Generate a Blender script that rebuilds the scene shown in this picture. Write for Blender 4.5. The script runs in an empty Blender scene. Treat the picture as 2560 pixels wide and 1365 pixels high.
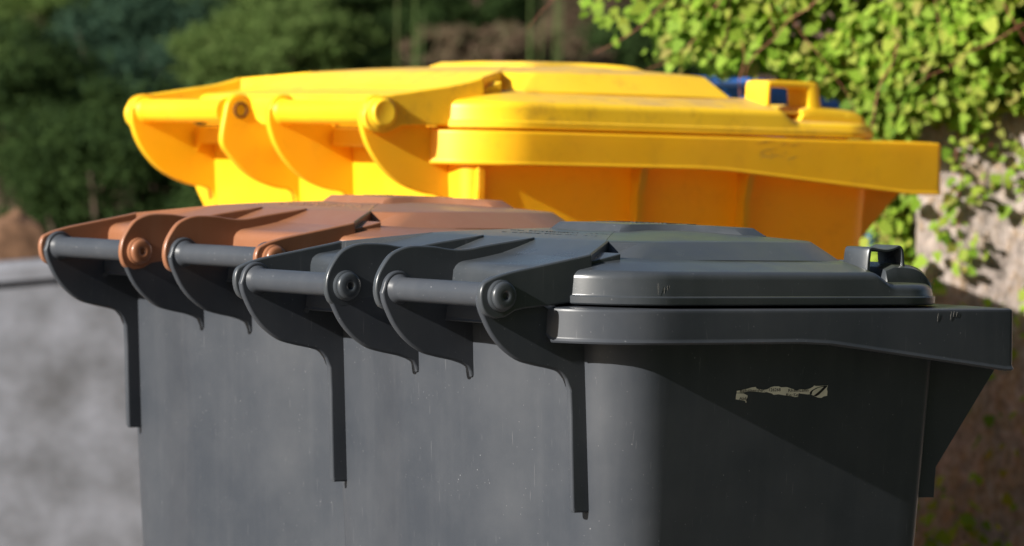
import bpy, bmesh, math, random
import numpy as np
from mathutils import Vector, Matrix, noise

S = bpy.context.scene
COL = S.collection
PI = math.pi
R = math.radians

# ------------------------------------------------------------------ camera
cd = bpy.data.cameras.new('camera')
cd.sensor_width = 36.0
cd.lens = 36.0 * 10750.0 / 2560.0
cd.clip_start = 0.1
cd.clip_end = 500.0
cd.dof.use_dof = True
cd.dof.focus_distance = 3.70
cd.dof.aperture_fstop = 10.0
cam = bpy.data.objects.new('camera', cd)
COL.objects.link(cam)
cam.matrix_world = (Matrix.Translation((0, 0, 0.9932)) @ Matrix.Rotation(PI / 2 - 0.0269, 4, 'X')
                    @ Matrix.Rotation(0.0237, 4, 'Z'))
S.camera = cam

# ------------------------------------------------------------------ light
SUN_EL, SUN_TRAVEL = R(23.5), 0.718          # sunlight travels towards (cos, sin) of SUN_TRAVEL
w = bpy.data.worlds.new('World')
S.world = w
w.use_nodes = True
wn = w.node_tree
sky = wn.nodes.new('ShaderNodeTexSky')
sky.sky_type = 'NISHITA'
sky.sun_disc = False
sky.sun_elevation = SUN_EL
sky.sun_rotation = math.atan2(-math.cos(SUN_TRAVEL), -math.sin(SUN_TRAVEL))
sky.air_density = 1.0
sky.dust_density = 1.0
wn.links.new(sky.outputs[0], wn.nodes['Background'].inputs[0])
wn.nodes['Background'].inputs[1].default_value = 0.048
sd = bpy.data.lights.new('sun', 'SUN')
sd.energy = 5.0
sd.angle = R(0.5)
sd.color = (1.0, 0.955, 0.88)
sun = bpy.data.objects.new('sun', sd)
COL.objects.link(sun)
tv = Vector((math.cos(SUN_TRAVEL) * math.cos(SUN_EL), math.sin(SUN_TRAVEL) * math.cos(SUN_EL), -math.sin(SUN_EL)))
sun.rotation_euler = tv.to_track_quat('-Z', 'Y').to_euler()
S.view_settings.view_transform = 'Standard'
S.view_settings.look = 'None'
S.view_settings.exposure = 1.12
S.view_settings.gamma = 1.0
S.cycles.use_denoising = True
S.cycles.max_bounces = 12
S.cycles.diffuse_bounces = 8
S.cycles.transmission_bounces = 8
S.cycles.transparent_max_bounces = 8


# ------------------------------------------------------------------ materials
def new_mat(name):
    m = bpy.data.materials.new(name)
    m.use_nodes = True
    nt = m.node_tree
    return m, nt, nt.nodes['Principled BSDF']


def N(nt, t, **kw):
    n = nt.nodes.new(t)
    for k, v in kw.items():
        if k.startswith('i_'):
            n.inputs[k[2:].replace('_', ' ')].default_value = v
        else:
            setattr(n, k, v)
    return n


def ramp(nt, src, p0, p1, c0=(0, 0, 0, 1), c1=(1, 1, 1, 1)):
    r = nt.nodes.new('ShaderNodeValToRGB')
    e = r.color_ramp.elements
    e[0].position, e[1].position = p0, p1
    e[0].color, e[1].color = c0, c1
    nt.links.new(src, r.inputs[0])
    return r


def mixc(nt, fac, a, b, mode='MIX'):
    m = nt.nodes.new('ShaderNodeMix')
    m.data_type = 'RGBA'
    m.blend_type = mode
    for sock, v in ((m.inputs[0], fac), (m.inputs[6], a), (m.inputs[7], b)):
        if hasattr(v, 'is_linked'):
            nt.links.new(v, sock)
        else:
            sock.default_value = v if not isinstance(v, tuple) else (*v[:3], 1)
    return m.outputs[2]


def mathn(nt, op, a, b=None):
    m = nt.nodes.new('ShaderNodeMath')
    m.operation = op
    for i, v in enumerate((a, b)):
        if v is None:
            continue
        if hasattr(v, 'is_linked'):
            nt.links.new(v, m.inputs[i])
        else:
            m.inputs[i].default_value = v
    return m.outputs[0]


def plastic(name, base, dust=(0.35, 0.33, 0.29), rough=0.38, specks=0.5, film=None, film_amt=0.0,
            streak=0.10, grime=None, grime_amt=0.0, spec=0.5, glow=None, glow_amt=0.0):
    """moulded outdoor plastic: weathering patches, dust specks, rain streaks, optional algae film on level faces"""
    m, nt, b = new_mat(name)
    tc = N(nt, 'ShaderNodeTexCoord')
    ob = tc.outputs['Object']
    big = N(nt, 'ShaderNodeTexNoise', i_Scale=7.0, i_Detail=6.0, i_Roughness=0.65)
    nt.links.new(ob, big.inputs['Vector'])
    patch = ramp(nt, big.outputs[0], 0.35, 0.75)
    c = mixc(nt, mathn(nt, 'MULTIPLY', patch.outputs[0], 0.14), base, dust)
    # rain streaks: noise stretched along z
    mp = N(nt, 'ShaderNodeMapping')
    mp.inputs['Scale'].default_value = (70, 70, 4)
    nt.links.new(ob, mp.inputs[0])
    sn = N(nt, 'ShaderNodeTexNoise', i_Scale=1.0, i_Detail=4.0)
    nt.links.new(mp.outputs[0], sn.inputs['Vector'])
    st = ramp(nt, sn.outputs[0], 0.5, 0.8)
    c = mixc(nt, mathn(nt, 'MULTIPLY', st.outputs[0], streak), c, dust)
    if film:
        geo = N(nt, 'ShaderNodeNewGeometry')
        sp = N(nt, 'ShaderNodeSeparateXYZ')
        nt.links.new(geo.outputs['Normal'], sp.inputs[0])
        up = ramp(nt, sp.outputs[2], 0.86, 0.99)
        fn = N(nt, 'ShaderNodeTexNoise', i_Scale=22.0, i_Detail=8.0, i_Roughness=0.7)
        nt.links.new(ob, fn.inputs['Vector'])
        fr = ramp(nt, fn.outputs[0], 0.30, 0.62)
        sx = N(nt, 'ShaderNodeSeparateXYZ')
        nt.links.new(ob, sx.inputs[0])
        fx = ramp(nt, sx.outputs[0], 0.13, 0.30)      # the film grows towards the front of the lid
        f = mathn(nt, 'MULTIPLY', mathn(nt, 'MULTIPLY', up.outputs[0], fr.outputs[0]), fx.outputs[0])
        f = mathn(nt, 'MULTIPLY', f, film_amt)
        c = mixc(nt, f, c, film)
    if grime:
        gn = N(nt, 'ShaderNodeTexNoise', i_Scale=30.0, i_Detail=10.0, i_Roughness=0.75)
        nt.links.new(ob, gn.inputs['Vector'])
        gr = ramp(nt, gn.outputs[0], 0.52, 0.72)
        c = mixc(nt, mathn(nt, 'MULTIPLY', gr.outputs[0], grime_amt), c, grime)
    # specks of dirt
    for scale, thr, amt in ((105.0, 0.045, 1.0), (230.0, 0.07, 0.8)):
        vo = N(nt, 'ShaderNodeTexVoronoi', i_Scale=scale)
        nt.links.new(ob, vo.inputs['Vector'])
        dot = ramp(nt, vo.outputs['Distance'], thr, thr + 0.03, (1, 1, 1, 1), (0, 0, 0, 1))
        sel = N(nt, 'ShaderNodeSeparateColor')
        nt.links.new(vo.outputs['Color'], sel.inputs[0])
        pick = mathn(nt, 'GREATER_THAN', sel.outputs[0], 0.80)
        f = mathn(nt, 'MULTIPLY', mathn(nt, 'MULTIPLY', dot.outputs[0], pick), specks * amt)
        c = mixc(nt, f, c, tuple(min(1, x * 1.5) for x in dust))
    # fine scratches: short light hairlines in two directions
    for rot, sc, off in ((0.35, (640, 640, 30), 0.0), (-0.25, (520, 520, 24), 5.0)):
        m2 = N(nt, 'ShaderNodeMapping')
        m2.inputs['Rotation'].default_value = (rot * 0.6, rot, 0.1)
        m2.inputs['Location'].default_value = (off, off, off)
        m2.inputs['Scale'].default_value = sc
        nt.links.new(ob, m2.inputs[0])
        n2 = N(nt, 'ShaderNodeTexNoise', i_Scale=1.0, i_Detail=1.0)
        nt.links.new(m2.outputs[0], n2.inputs['Vector'])
        l2 = ramp(nt, n2.outputs[0], 0.755, 0.80)
        c = mixc(nt, mathn(nt, 'MULTIPLY', l2.outputs[0], 0.16 * specks * 2), c, tuple(min(1, x * 1.4) for x in dust))
    nt.links.new(c, b.inputs['Base Color'])
    rn = N(nt, 'ShaderNodeTexNoise', i_Scale=14.0, i_Detail=5.0)
    nt.links.new(ob, rn.inputs['Vector'])
    rr = N(nt, 'ShaderNodeMapRange', i_To_Min=rough - 0.08, i_To_Max=rough + 0.16)
    nt.links.new(rn.outputs[0], rr.inputs[0])
    nt.links.new(rr.outputs[0], b.inputs['Roughness'])
    b.inputs['Specular IOR Level'].default_value = spec
    fine = N(nt, 'ShaderNodeTexNoise', i_Scale=700.0, i_Detail=2.0)
    nt.links.new(ob, fine.inputs['Vector'])
    wav = N(nt, 'ShaderNodeTexNoise', i_Scale=9.0, i_Detail=1.0)
    nt.links.new(ob, wav.inputs['Vector'])
    hs = mathn(nt, 'ADD', mathn(nt, 'MULTIPLY', fine.outputs[0], 0.00004), mathn(nt, 'MULTIPLY', wav.outputs[0], 0.0028))
    bp = N(nt, 'ShaderNodeBump', i_Strength=0.5, i_Distance=1.0)
    nt.links.new(hs, bp.inputs['Height'])
    nt.links.new(bp.outputs[0], b.inputs['Normal'])
    if glow:
        # thin walled moulding: some sunlight passes through the wall
        t = N(nt, 'ShaderNodeBsdfTranslucent')
        t.inputs[0].default_value = (*glow, 1)
        mx = N(nt, 'ShaderNodeMixShader', i_Fac=glow_amt)
        nt.links.new(b.outputs[0], mx.inputs[1])
        nt.links.new(t.outputs[0], mx.inputs[2])
        nt.links.new(mx.outputs[0], nt.nodes['Material Output'].inputs[0])
    return m


M = {}
M['grey'] = plastic('anthracite_plastic', (0.0310, 0.0355, 0.0435), dust=(0.16, 0.16, 0.165), rough=0.34, streak=0.045, spec=0.26)
M['grey_lid'] = plastic('anthracite_lid_plastic', (0.029, 0.034, 0.040), dust=(0.16, 0.16, 0.165), rough=0.27, streak=0.04, spec=0.5,
                        film=(0.085, 0.095, 0.045), film_amt=0.75)
M['brown'] = plastic('brown_lid_plastic', (0.20, 0.080, 0.038), dust=(0.28, 0.20, 0.15), rough=0.30,
                     film=(0.20, 0.14, 0.065), film_amt=0.5)
M['yellow'] = plastic('yellow_plastic', (0.96, 0.58, 0.010), dust=(0.80, 0.48, 0.08), rough=0.42, specks=0.15,
                      streak=0.03, grime=(0.28, 0.13, 0.02), grime_amt=0.22, glow=(1.0, 0.62, 0.010), glow_amt=0.33)
M['yellow_lid'] = plastic('yellow_lid_plastic', (0.96, 0.61, 0.016), dust=(0.80, 0.52, 0.12), rough=0.42, specks=0.15,
                          streak=0.03, grime=(0.30, 0.16, 0.035), grime_amt=0.50,
                          film=(0.50, 0.35, 0.17), film_amt=0.8, glow=(1.0, 0.64, 0.015), glow_amt=0.20)
M['blue'] = plastic('blue_plastic', (0.035, 0.20, 0.66), dust=(0.2, 0.30, 0.45), rough=0.35, specks=0.2, glow=(0.03, 0.15, 0.6), glow_amt=0.12)


def simple(name, col, rough=0.6, var=0.25, scale=40.0, spec=0.3):
    m, nt, b = new_mat(name)
    tc = N(nt, 'ShaderNodeTexCoord')
    n = N(nt, 'ShaderNodeTexNoise', i_Scale=scale, i_Detail=6.0)
    nt.links.new(tc.outputs['Object'], n.inputs['Vector'])
    dk = tuple(x * (1 - var) for x in col)
    lt = tuple(min(1, x * (1 + var)) for x in col)
    c = mixc(nt, n.outputs[0], dk, lt)
    nt.links.new(c, b.inputs['Base Color'])
    b.inputs['Roughness'].default_value = rough
    b.inputs['Specular IOR Level'].default_value = spec
    return m


M['rubber'] = simple('black_rubber', (0.02, 0.02, 0.02), 0.7)
M['rust'] = simple('rusty_tube', (0.10, 0.035, 0.012), 0.8, 0.5, 300)
M['print'] = simple('black_print', (0.012, 0.012, 0.013), 0.6, 0.1)
M['paper'] = simple('sticker_paper', (0.62, 0.58, 0.47), 0.55, 0.28, 90)
M['steel'] = simple('axle_steel', (0.25, 0.25, 0.26), 0.4)


def leafy(name, cols, rough=0.5, trans=0.45, spec=0.3):
    """leaf surface with a colour of its own per leaf and light passing through"""
    m, nt, b = new_mat(name)
    geo = N(nt, 'ShaderNodeNewGeometry')
    r = nt.nodes.new('ShaderNodeValToRGB')
    els = r.color_ramp.elements
    while len(els) < len(cols):
        els.new(0.5)
    for i, cc in enumerate(cols):
        els[i].position = i / (len(cols) - 1)
        els[i].color = (*cc, 1)
    nt.links.new(geo.outputs['Random Per Island'], r.inputs[0])
    tc = N(nt, 'ShaderNodeTexCoord')
    n = N(nt, 'ShaderNodeTexNoise', i_Scale=4.0, i_Detail=3.0)
    nt.links.new(tc.outputs['Object'], n.inputs['Vector'])
    rr = ramp(nt, n.outputs[0], 0.3, 0.7, (0.72, 0.72, 0.72, 1), (1.15, 1.15, 1.1, 1))
    c = mixc(nt, 1.0, r.outputs[0], rr.outputs[0], 'MULTIPLY')
    nt.links.new(c, b.inputs['Base Color'])
    b.inputs['Roughness'].default_value = rough
    b.inputs['Specular IOR Level'].default_value = spec
    t = N(nt, 'ShaderNodeBsdfTranslucent')
    tcol = mixc(nt, 1.0, c, (1.25, 1.3, 0.55), 'MULTIPLY')
    nt.links.new(tcol, t.inputs[0])
    mx = N(nt, 'ShaderNodeMixShader', i_Fac=trans)
    nt.links.new(b.outputs[0], mx.inputs[1])
    nt.links.new(t.outputs[0], mx.inputs[2])
    nt.links.new(mx.outputs[0], nt.nodes['Material Output'].inputs[0])
    return m


M['vine_leaf'] = leafy('creeper_leaf', [(0.09, 0.17, 0.015), (0.18, 0.30, 0.028), (0.25, 0.36, 0.045),
                                        (0.17, 0.28, 0.028), (0.32, 0.36, 0.06), (0.22, 0.33, 0.04), (0.29, 0.25, 0.075)], rough=0.6, spec=0.12)
M['vine_stem'] = simple('creeper_stem', (0.24, 0.085, 0.05), 0.6, 0.4, 60)
M['shrub_green'] = leafy('shrub_green', [(0.040, 0.070, 0.016), (0.065, 0.105, 0.026), (0.095, 0.135, 0.040), (0.05, 0.085, 0.022)], 0.8, 0.2, 0.08)
M['shrub_dark'] = leafy('shrub_dark', [(0.014, 0.028, 0.009), (0.022, 0.042, 0.011), (0.035, 0.060, 0.016)], 0.8, 0.15, 0.08)
M['shrub_blue'] = leafy('shrub_blue', [(0.015, 0.034, 0.022), (0.022, 0.046, 0.030), (0.034, 0.064, 0.038)], 0.8, 0.15, 0.08)
M['shrub_brown'] = leafy('shrub_brown', [(0.10, 0.065, 0.045), (0.14, 0.09, 0.065), (0.08, 0.065, 0.04), (0.06, 0.07, 0.03)], 0.8, 0.2, 0.08)
M['reed'] = leafy('reed_leaf', [(0.06, 0.10, 0.02), (0.08, 0.13, 0.03), (0.09, 0.11, 0.03)], trans=0.25)
M['bark'] = simple('bark', (0.10, 0.07, 0.05), 0.85, 0.4, 25)


def rocky(name, cols, scales, bump, stretch=(1, 1, 1), rough=0.9):
    m, nt, b = new_mat(name)
    tc = N(nt, 'ShaderNodeTexCoord')
    mp = N(nt, 'ShaderNodeMapping')
    mp.inputs['Scale'].default_value = stretch
    nt.links.new(tc.outputs['Object'], mp.inputs[0])
    n1 = N(nt, 'ShaderNodeTexNoise', i_Scale=scales[0], i_Detail=8.0, i_Roughness=0.68)
    n2 = N(nt, 'ShaderNodeTexNoise', i_Scale=scales[1], i_Detail=6.0, i_Roughness=0.6)
    nt.links.new(mp.outputs[0], n1.inputs['Vector'])
    nt.links.new(mp.outputs[0], n2.inputs['Vector'])
    r = nt.nodes.new('ShaderNodeValToRGB')
    els = r.color_ramp.elements
    while len(els) < len(cols):
        els.new(0.5)
    for i, cc in enumerate(cols):
        els[i].position = 0.28 + 0.44 * i / (len(cols) - 1)
        els[i].color = (*cc, 1)
    nt.links.new(n1.outputs[0], r.inputs[0])
    sp = ramp(nt, n2.outputs[0], 0.35, 0.65, (0.6, 0.58, 0.55, 1), (1.15, 1.12, 1.1, 1))
    c = mixc(nt, 1.0, r.outputs[0], sp.outputs[0], 'MULTIPLY')
    nt.links.new(c, b.inputs['Base Color'])
    b.inputs['Roughness'].default_value = rough
    b.inputs['Specular IOR Level'].default_value = 0.2
    hs = mathn(nt, 'ADD', mathn(nt, 'MULTIPLY', n1.outputs[0], bump), mathn(nt, 'MULTIPLY', n2.outputs[0], bump * 0.4))
    bp = N(nt, 'ShaderNodeBump', i_Strength=0.8, i_Distance=1.0)
    nt.links.new(hs, bp.inputs['Height'])
    nt.links.new(bp.outputs[0], b.inputs['Normal'])
    return m


M['stone'] = rocky('weathered_wall', [(0.13, 0.115, 0.10), (0.28, 0.24, 0.22), (0.39, 0.335, 0.31), (0.33, 0.24, 0.165), (0.56, 0.51, 0.475)],
                   (30, 80), 0.012, (1.3, 1.3, 0.8))
M['concrete'] = rocky('concrete', [(0.090, 0.090, 0.097), (0.128, 0.134, 0.152), (0.146, 0.154, 0.177), (0.162, 0.171, 0.198)], (2.4, 9), 0.003, (1, 1, 1.2))
M['rock'] = rocky('sandstone', [(0.08, 0.045, 0.026), (0.13, 0.072, 0.042), (0.15, 0.10, 0.07)], (6, 40), 0.01)
M['soil'] = rocky('soil', [(0.035, 0.028, 0.018), (0.07, 0.045, 0.032), (0.11, 0.07, 0.05), (0.05, 0.05, 0.02)], (1.6, 9), 0.03)
M['paving'] = rocky('paving', [(0.16, 0.15, 0.14), (0.22, 0.21, 0.2), (0.27, 0.26, 0.25)], (5, 60), 0.002)


# ------------------------------------------------------------------ mesh helpers
class MB:
    def __init__(s):
        s.v, s.f = [], []

    def add(s, vs, fs):
        o = len(s.v)
        s.v += [tuple(v) for v in vs]
        s.f += [tuple(o + i for i in f) for f in fs]

    def add_bm(s, bm):
        bmesh.ops.recalc_face_normals(bm, faces=bm.faces[:])
        bm.verts.index_update()
        s.add([v.co[:] for v in bm.verts], [[v.index for v in f.verts] for f in bm.faces])
        bm.free()

    def build(s, name, mat, parent=None, sharp=32, smooth=True, weighted=False):
        me = bpy.data.meshes.new(name)
        me.from_pydata(s.v, [], s.f)
        me.materials.append(mat)
        if smooth:
            me.polygons.foreach_set('use_smooth', [True] * len(me.polygons))
            me.set_sharp_from_angle(angle=R(sharp))
        me.update()
        o = bpy.data.objects.new(name, me)
        COL.objects.link(o)
        if parent:
            o.parent = parent
        if smooth and weighted:
            w_ = o.modifiers.new('flat_faces', 'WEIGHTED_NORMAL')
            w_.keep_sharp = True
            w_.weight = 80
        return o


# bins are drawn in (x to the front, y to the right-hand side, z up); Blender's y is -y
def prism(mb, prof, y0, y1, bev=0.0015, seg=2):
    bm = bmesh.new()
    vs = [bm.verts.new((p[0], -y0, p[1])) for p in prof]
    f = bm.faces.new(vs)
    r = bmesh.ops.extrude_face_region(bm, geom=[f])
    nv = [g for g in r['geom'] if isinstance(g, bmesh.types.BMVert)]
    for v in nv:
        v.co.y = -y1
    bmesh.ops.recalc_face_normals(bm, faces=bm.faces[:])
    if bev:
        es = [e for e in bm.edges if abs(e.verts[0].co.y - e.verts[1].co.y) < 1e-7]
        bmesh.ops.bevel(bm, geom=es, offset=bev, segments=seg, affect='EDGES', profile=0.5, clamp_overlap=True)
    mb.add_bm(bm)


def ring_prism(mb, outer, inner, y0, y1):
    """a closed strap: outer and inner loops with the same number of points"""
    n = len(outer)
    b = 0.0012
    V, F = [], []
    def sh(lp, lq, t):
        return [(p[0] + (q[0] - p[0]) * t, p[1] + (q[1] - p[1]) * t) for p, q in zip(lp, lq)]
    o1, i1 = sh(outer, inner, 0.22), sh(inner, outer, 0.22)
    loops = [(outer, y0 + b), (outer, y1 - b), (o1, y1), (i1, y1), (inner, y1 - b), (inner, y0 + b), (i1, y0), (o1, y0)]
    for lp, y in loops:
        V += [(p[0], -y, p[1]) for p in lp]
    L = len(loops)
    for k in range(L):
        for i in range(n):
            j = (i + 1) % n
            k2 = (k + 1) % L
            F.append((k * n + i, k * n + j, k2 * n + j, k2 * n + i))
    bm = bmesh.new()
    bv = [bm.verts.new(v) for v in V]
    for f in F:
        bm.faces.new([bv[i] for i in f])
    mb.add_bm(bm)


def loft(mb, rings, capb=True, capt=True):
    bm = bmesh.new()
    rs = [[bm.verts.new((p[0], -p[1], p[2])) for p in r] for r in rings]
    n = len(rs[0])
    for a, b in zip(rs, rs[1:]):
        for i in range(n):
            j = (i + 1) % n
            bm.faces.new((a[i], a[j], b[j], b[i]))
    if capb:
        bm.faces.new(rs[0])
    if capt:
        bm.faces.new(rs[-1])
    bmesh.ops.remove_doubles(bm, verts=bm.verts[:], dist=1e-6)
    mb.add_bm(bm)


def lathe_y(mb, cx, cz, prof, n=40, sgn=1):
    """prof: (y, radius) along the hinge axis"""
    rings = [[(cx + max(r, 1e-5) * math.cos(2 * PI * i / n), y, cz + max(r, 1e-5) * math.sin(2 * PI * i / n)) for i in range(n)] for y, r in prof]
    loft(mb, rings)


def tube(mb, path, r, n=8, taper=None):
    """tube along points in Blender coordinates"""
    P = [Vector(p) for p in path]
    rings = []
    up = Vector((0, 0, 1))
    for i, p in enumerate(P):
        d = (P[min(i + 1, len(P) - 1)] - P[max(i - 1, 0)]).normalized()
        a = d.cross(up)
        if a.length < 1e-3:
            a = d.cross(Vector((1, 0, 0)))
        a.normalize()
        b = d.cross(a).normalized()
        rr = r if taper is None else r * (1 + (taper - 1) * i / (len(P) - 1))
        rings.append([p + a * rr * math.cos(2 * PI * k / n) + b * rr * math.sin(2 * PI * k / n) for k in range(n)])
    V, F = [], []
    for rg in rings:
        V += rg
    for i in range(len(rings) - 1):
        for k in range(n):
            j = (k + 1) % n
            F.append((i * n + k, i * n + j, (i + 1) * n + j, (i + 1) * n + k))
    F.append(tuple(range(n))[::-1])
    F.append(tuple((len(rings) - 1) * n + k for k in range(n)))
    mb.add(V, F)


def cr(pts, n=5):
    """Catmull-Rom through open points"""
    P = [pts[0]] + list(pts) + [pts[-1]]
    out = []
    for i in range(1, len(P) - 2):
        p0, p1, p2, p3 = P[i - 1], P[i], P[i + 1], P[i + 2]
        for k in range(n):
            t = k / n
            out.append(tuple(0.5 * (2 * b + (c - a) * t + (2 * a - 5 * b + 4 * c - d) * t * t + (3 * b - a - 3 * c + d) * t ** 3)
                             for a, b, c, d in zip(p0, p1, p2, p3)))
    out.append(tuple(pts[-1]))
    return out


def lerp(x, x0, x1, a, b):
    t = min(1, max(0, (x - x0) / (x1 - x0)))
    t = t * t * (3 - 2 * t)
    return a + (b - a) * t


def outline(x0, x1, yh, r0, r1, xs, d=0.0, nc=9, ys=(), dent=None):
    X0, X1, Y = x0 + d, x1 - d, yh - d
    R0, R1 = max(r0 - d, 0.002), max(r1 - d, 0.002)
    h = [(X0 + (dent(0.0) if dent else 0.0), 0.0)]
    for y in ys:
        h.append((X0 + (dent(y) if dent else 0), min(y, Y - R0)))
    for k in range(nc + 1):
        a = PI - k * PI / 2 / nc
        h.append((X0 + R0 + R0 * math.cos(a), Y - R0 + R0 * math.sin(a)))
    for x in xs:
        h.append((min(max(x, X0 + R0 + 1e-4), X1 - R1 - 1e-4), Y))
    for k in range(nc + 1):
        a = PI / 2 - k * PI / 2 / nc
        h.append((X1 - R1 + R1 * math.cos(a), Y - R1 + R1 * math.sin(a)))
    h.append((X1, 0.0))
    return h + [(x, -y) for x, y in h[-2:0:-1]]


def thing(name, label, cat, loc, rz=0.0, group=None):
    o = bpy.data.objects.new(name, None)
    COL.objects.link(o)
    o.empty_display_size = 0.1
    o.location = loc
    o.rotation_euler = (0, 0, rz)
    o['label'], o['category'] = label, cat
    if group:
        o['group'] = group
    return o


def tag(o, label, cat, group=None, kind=None):
    if label:
        o['label'] = label
    if cat:
        o['category'] = cat
    if group:
        o['group'] = group
    if kind:
        o['kind'] = kind
    return o


# ------------------------------------------------------------------ setting: ground and bank
def ground_z(x, y):
    z = 0.0
    if y > 8.3:
        z += lerp(y, 8.3, 19.0, 0.0, 3.4) + 0.10 * noise.noise((x * 0.9, y * 0.9, 3.1)) * min(1, (y - 8.3) / 2)
    return z


mb = MB()
xs_ = [-400, -120, -40, -15] + [-8 + 0.5 * i for i in range(33)] + [15, 40, 120, 400]
ys_ = [-60, -20, -6, -2] + [0.4 * i for i in range(56)] + [26, 40, 90, 400]
vs = [(x, y, ground_z(x, y) if y < 25 else 3.5) for y in ys_ for x in xs_]
nx = len(xs_)
fs = [(j * nx + i, j * nx + i + 1, (j + 1) * nx + i + 1, (j + 1) * nx + i) for j in range(len(ys_) - 1) for i in range(nx - 1)]
mb.add(vs, fs)
g = mb.build('ground', M['soil'])
g['kind'] = 'structure'
mb = MB()
mb.add([(-6, -3, 0.004), (6, -3, 0.004), (6, 7.0, 0.004), (-6, 7.0, 0.004)], [(0, 1, 2, 3)])
pv = mb.build('pavement', M['paving'], smooth=False)
pv['kind'] = 'structure'
BASE = 0.005


# ------------------------------------------------------------------ wheelie bins
def head(cx, cz, r, a0, a1, n=10):
    return [(cx + r * math.cos(R(a0 + (a1 - a0) * i / n)), cz + r * math.sin(R(a0 + (a1 - a0) * i / n))) for i in range(n + 1)]


TYPE_A = dict(
    bow=0.0145, hinge=(0.009, -0.001), bar_r=0.0103, ya=0.1725, yi=0.043, t=0.0060, lt=0.0060, bead=0.0042,
    arm=[(-0.0086, -0.004), (-0.0068, -0.0115), (-0.003, -0.0193), (0.0053, -0.0325), (0.0174, -0.0446), (0.0336, -0.0546), (0.0497, -0.0590),
         (0.0672, -0.0622), (0.078, -0.0652), (0.0849, -0.0715)],
    rib=[(0.0895, -0.0805), (0.0912, -0.1022), (0.0925, -0.13), (0.0953, -0.180), (0.0975, -0.1836), (0.115, -0.1836), (0.115, -0.03)],
    tail=[(0.0835, -0.0678), (0.0862, -0.0722), (0.0880, -0.0765), (0.0940, -0.0770), (0.112, -0.070), (0.112, -0.03)],
    arm_head_r=0.0158, arm_top=[(0.03, 0.004), (0.07, -0.014)],
    lid_arm=[(0.0045, -0.0202), (-0.005, -0.0163), (-0.0098, -0.0085), (-0.0109, 0.001), (-0.0083, 0.0086), (-0.0031, 0.0118), (0.0061, 0.0152),
             (0.0194, 0.0185), (0.03, 0.0206), (0.0595, 0.0258), (0.0934, 0.0319), (0.1043, 0.0341)],
    lid_arm_end=[(0.106, 0.0217), (0.0965, -0.0065), (0.0823, -0.0074), (0.0471, -0.0108), (0.0364, -0.0116), (0.0255, -0.0135), (0.016, -0.0185)],
    inner_arm=[(0.0045, -0.0202), (-0.0055, -0.0163), (-0.0100, -0.0085), (-0.0111, 0.0), (-0.0089, 0.0104), (-0.0027, 0.0208), (0.0047, 0.0287), (0.0149, 0.0335),
               (0.0252, 0.0356), (0.0356, 0.0359), (0.0513, 0.0353), (0.0631, 0.0337), (0.0749, 0.033), (0.0881, 0.0339), (0.1093, 0.0374), (0.158, 0.0442)],
    inner_end=[(0.16, 0.02), (0.09, 0.0), (0.047, -0.0108), (0.0255, -0.0135), (0.016, -0.0185)],
    pins='two', pin_y=0.1845,
    bulge=[(0.0710, -0.008), (0.0692, 0.004), (0.0694, 0.0126), (0.0715, 0.0187), (0.0775, 0.0226), (0.088, 0.0243), (0.105, 0.0272), (0.125, 0.0312), (0.140, 0.0345), (0.140, -0.006)],
    rim=dict(x0=0.0597, x1=0.5425, yh=0.24, r0=0.085, r1=0.007, zt=-0.0106, zb=-0.0400, drop=(0.29, 0.53, 0.0258)),
    slab=dict(x0=0.0757, x1=0.487, yh=0.232, r0=0.078, r1=0.062, zb=-0.0078, zg=0.0, top=0.0213, low=0.0105, fall=(0.383, 0.410), sh=0.009, shd=0.055),
    crown=[((0.126, 0, 0.0315), (0.160, 0, 0.0430)), ((0.1132, 0.1718, 0.0285), (0.1648, 0.1268, 0.0436)),
           ((0.157, 0.122, 0.0245), (0.1665, 0.1255, 0.0434)), ((0.142, 0.170, 0.020), (0.186, 0.146, 0.0437)),
           ((0.160, 0.182, 0.0285), (0.205, 0.151, 0.0440)), ((0.25, 0.186, 0.0293), (0.25, 0.153, 0.0447)),
           ((0.33, 0.186, 0.0293), (0.33, 0.151, 0.0450)), ((0.383, 0.183, 0.0290), (0.380, 0.146, 0.0450)),
           ((0.420, 0.155, 0.020), (0.398, 0.126, 0.0448)), ((0.436, 0.08, 0.016), (0.402, 0.07, 0.0452)), ((0.438, 0, 0.016), (0.403, 0, 0.0454))],
    dome=0.0075, wallk=((0.1035, 0.0337), (0.1665, 0.0440)),
    plateau=[(0.240, 0), (0.241, 0.050), (0.250, 0.055), (0.275, 0.051), (0.300, 0.056), (0.320, 0.074), (0.342, 0.100), (0.364, 0.105), (0.373, 0.095), (0.376, 0.08), (0.377, 0)],
    plat_h=0.0065,
    bump=[(0.412, 0.0), (0.420, 0.0245), (0.431, 0.0283), (0.4463, 0.0278), (0.4575, 0.0265), (0.4674, 0.0232), (0.4747, 0.0178), (0.4805, 0.0095), (0.4835, 0.0)], bump_y=0.206,
    handle=([(0.3985, 0.014), (0.4005, 0.0375), (0.4045, 0.0420), (0.414, 0.0410), (0.423, 0.0404), (0.431, 0.0418), (0.4375, 0.0438), (0.4425, 0.0405), (0.4445, 0.029), (0.448, 0.014)],
            [(0.4030, 0.015), (0.4048, 0.0365), (0.4065, 0.0388), (0.414, 0.0382), (0.423, 0.0376), (0.430, 0.0388), (0.4365, 0.0408), (0.4390, 0.0390), (0.4405, 0.028), (0.4425, 0.015)]),
    handle_y=(0.168, 0.200),
    cont=dict(x0=0.1035, dx0=0.055, x1=0.4705, dx1=-0.048, yh=0.2195, dy=-0.046, r0=0.050, r1=0.018),
    gusset=[(0.445, -0.045), (0.445, -0.1788), (0.4825, -0.1798), (0.4839, -0.153), (0.5548, -0.0640), (0.5548, -0.060), (0.52, -0.045)], gusset_y=0.2045,
)
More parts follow.
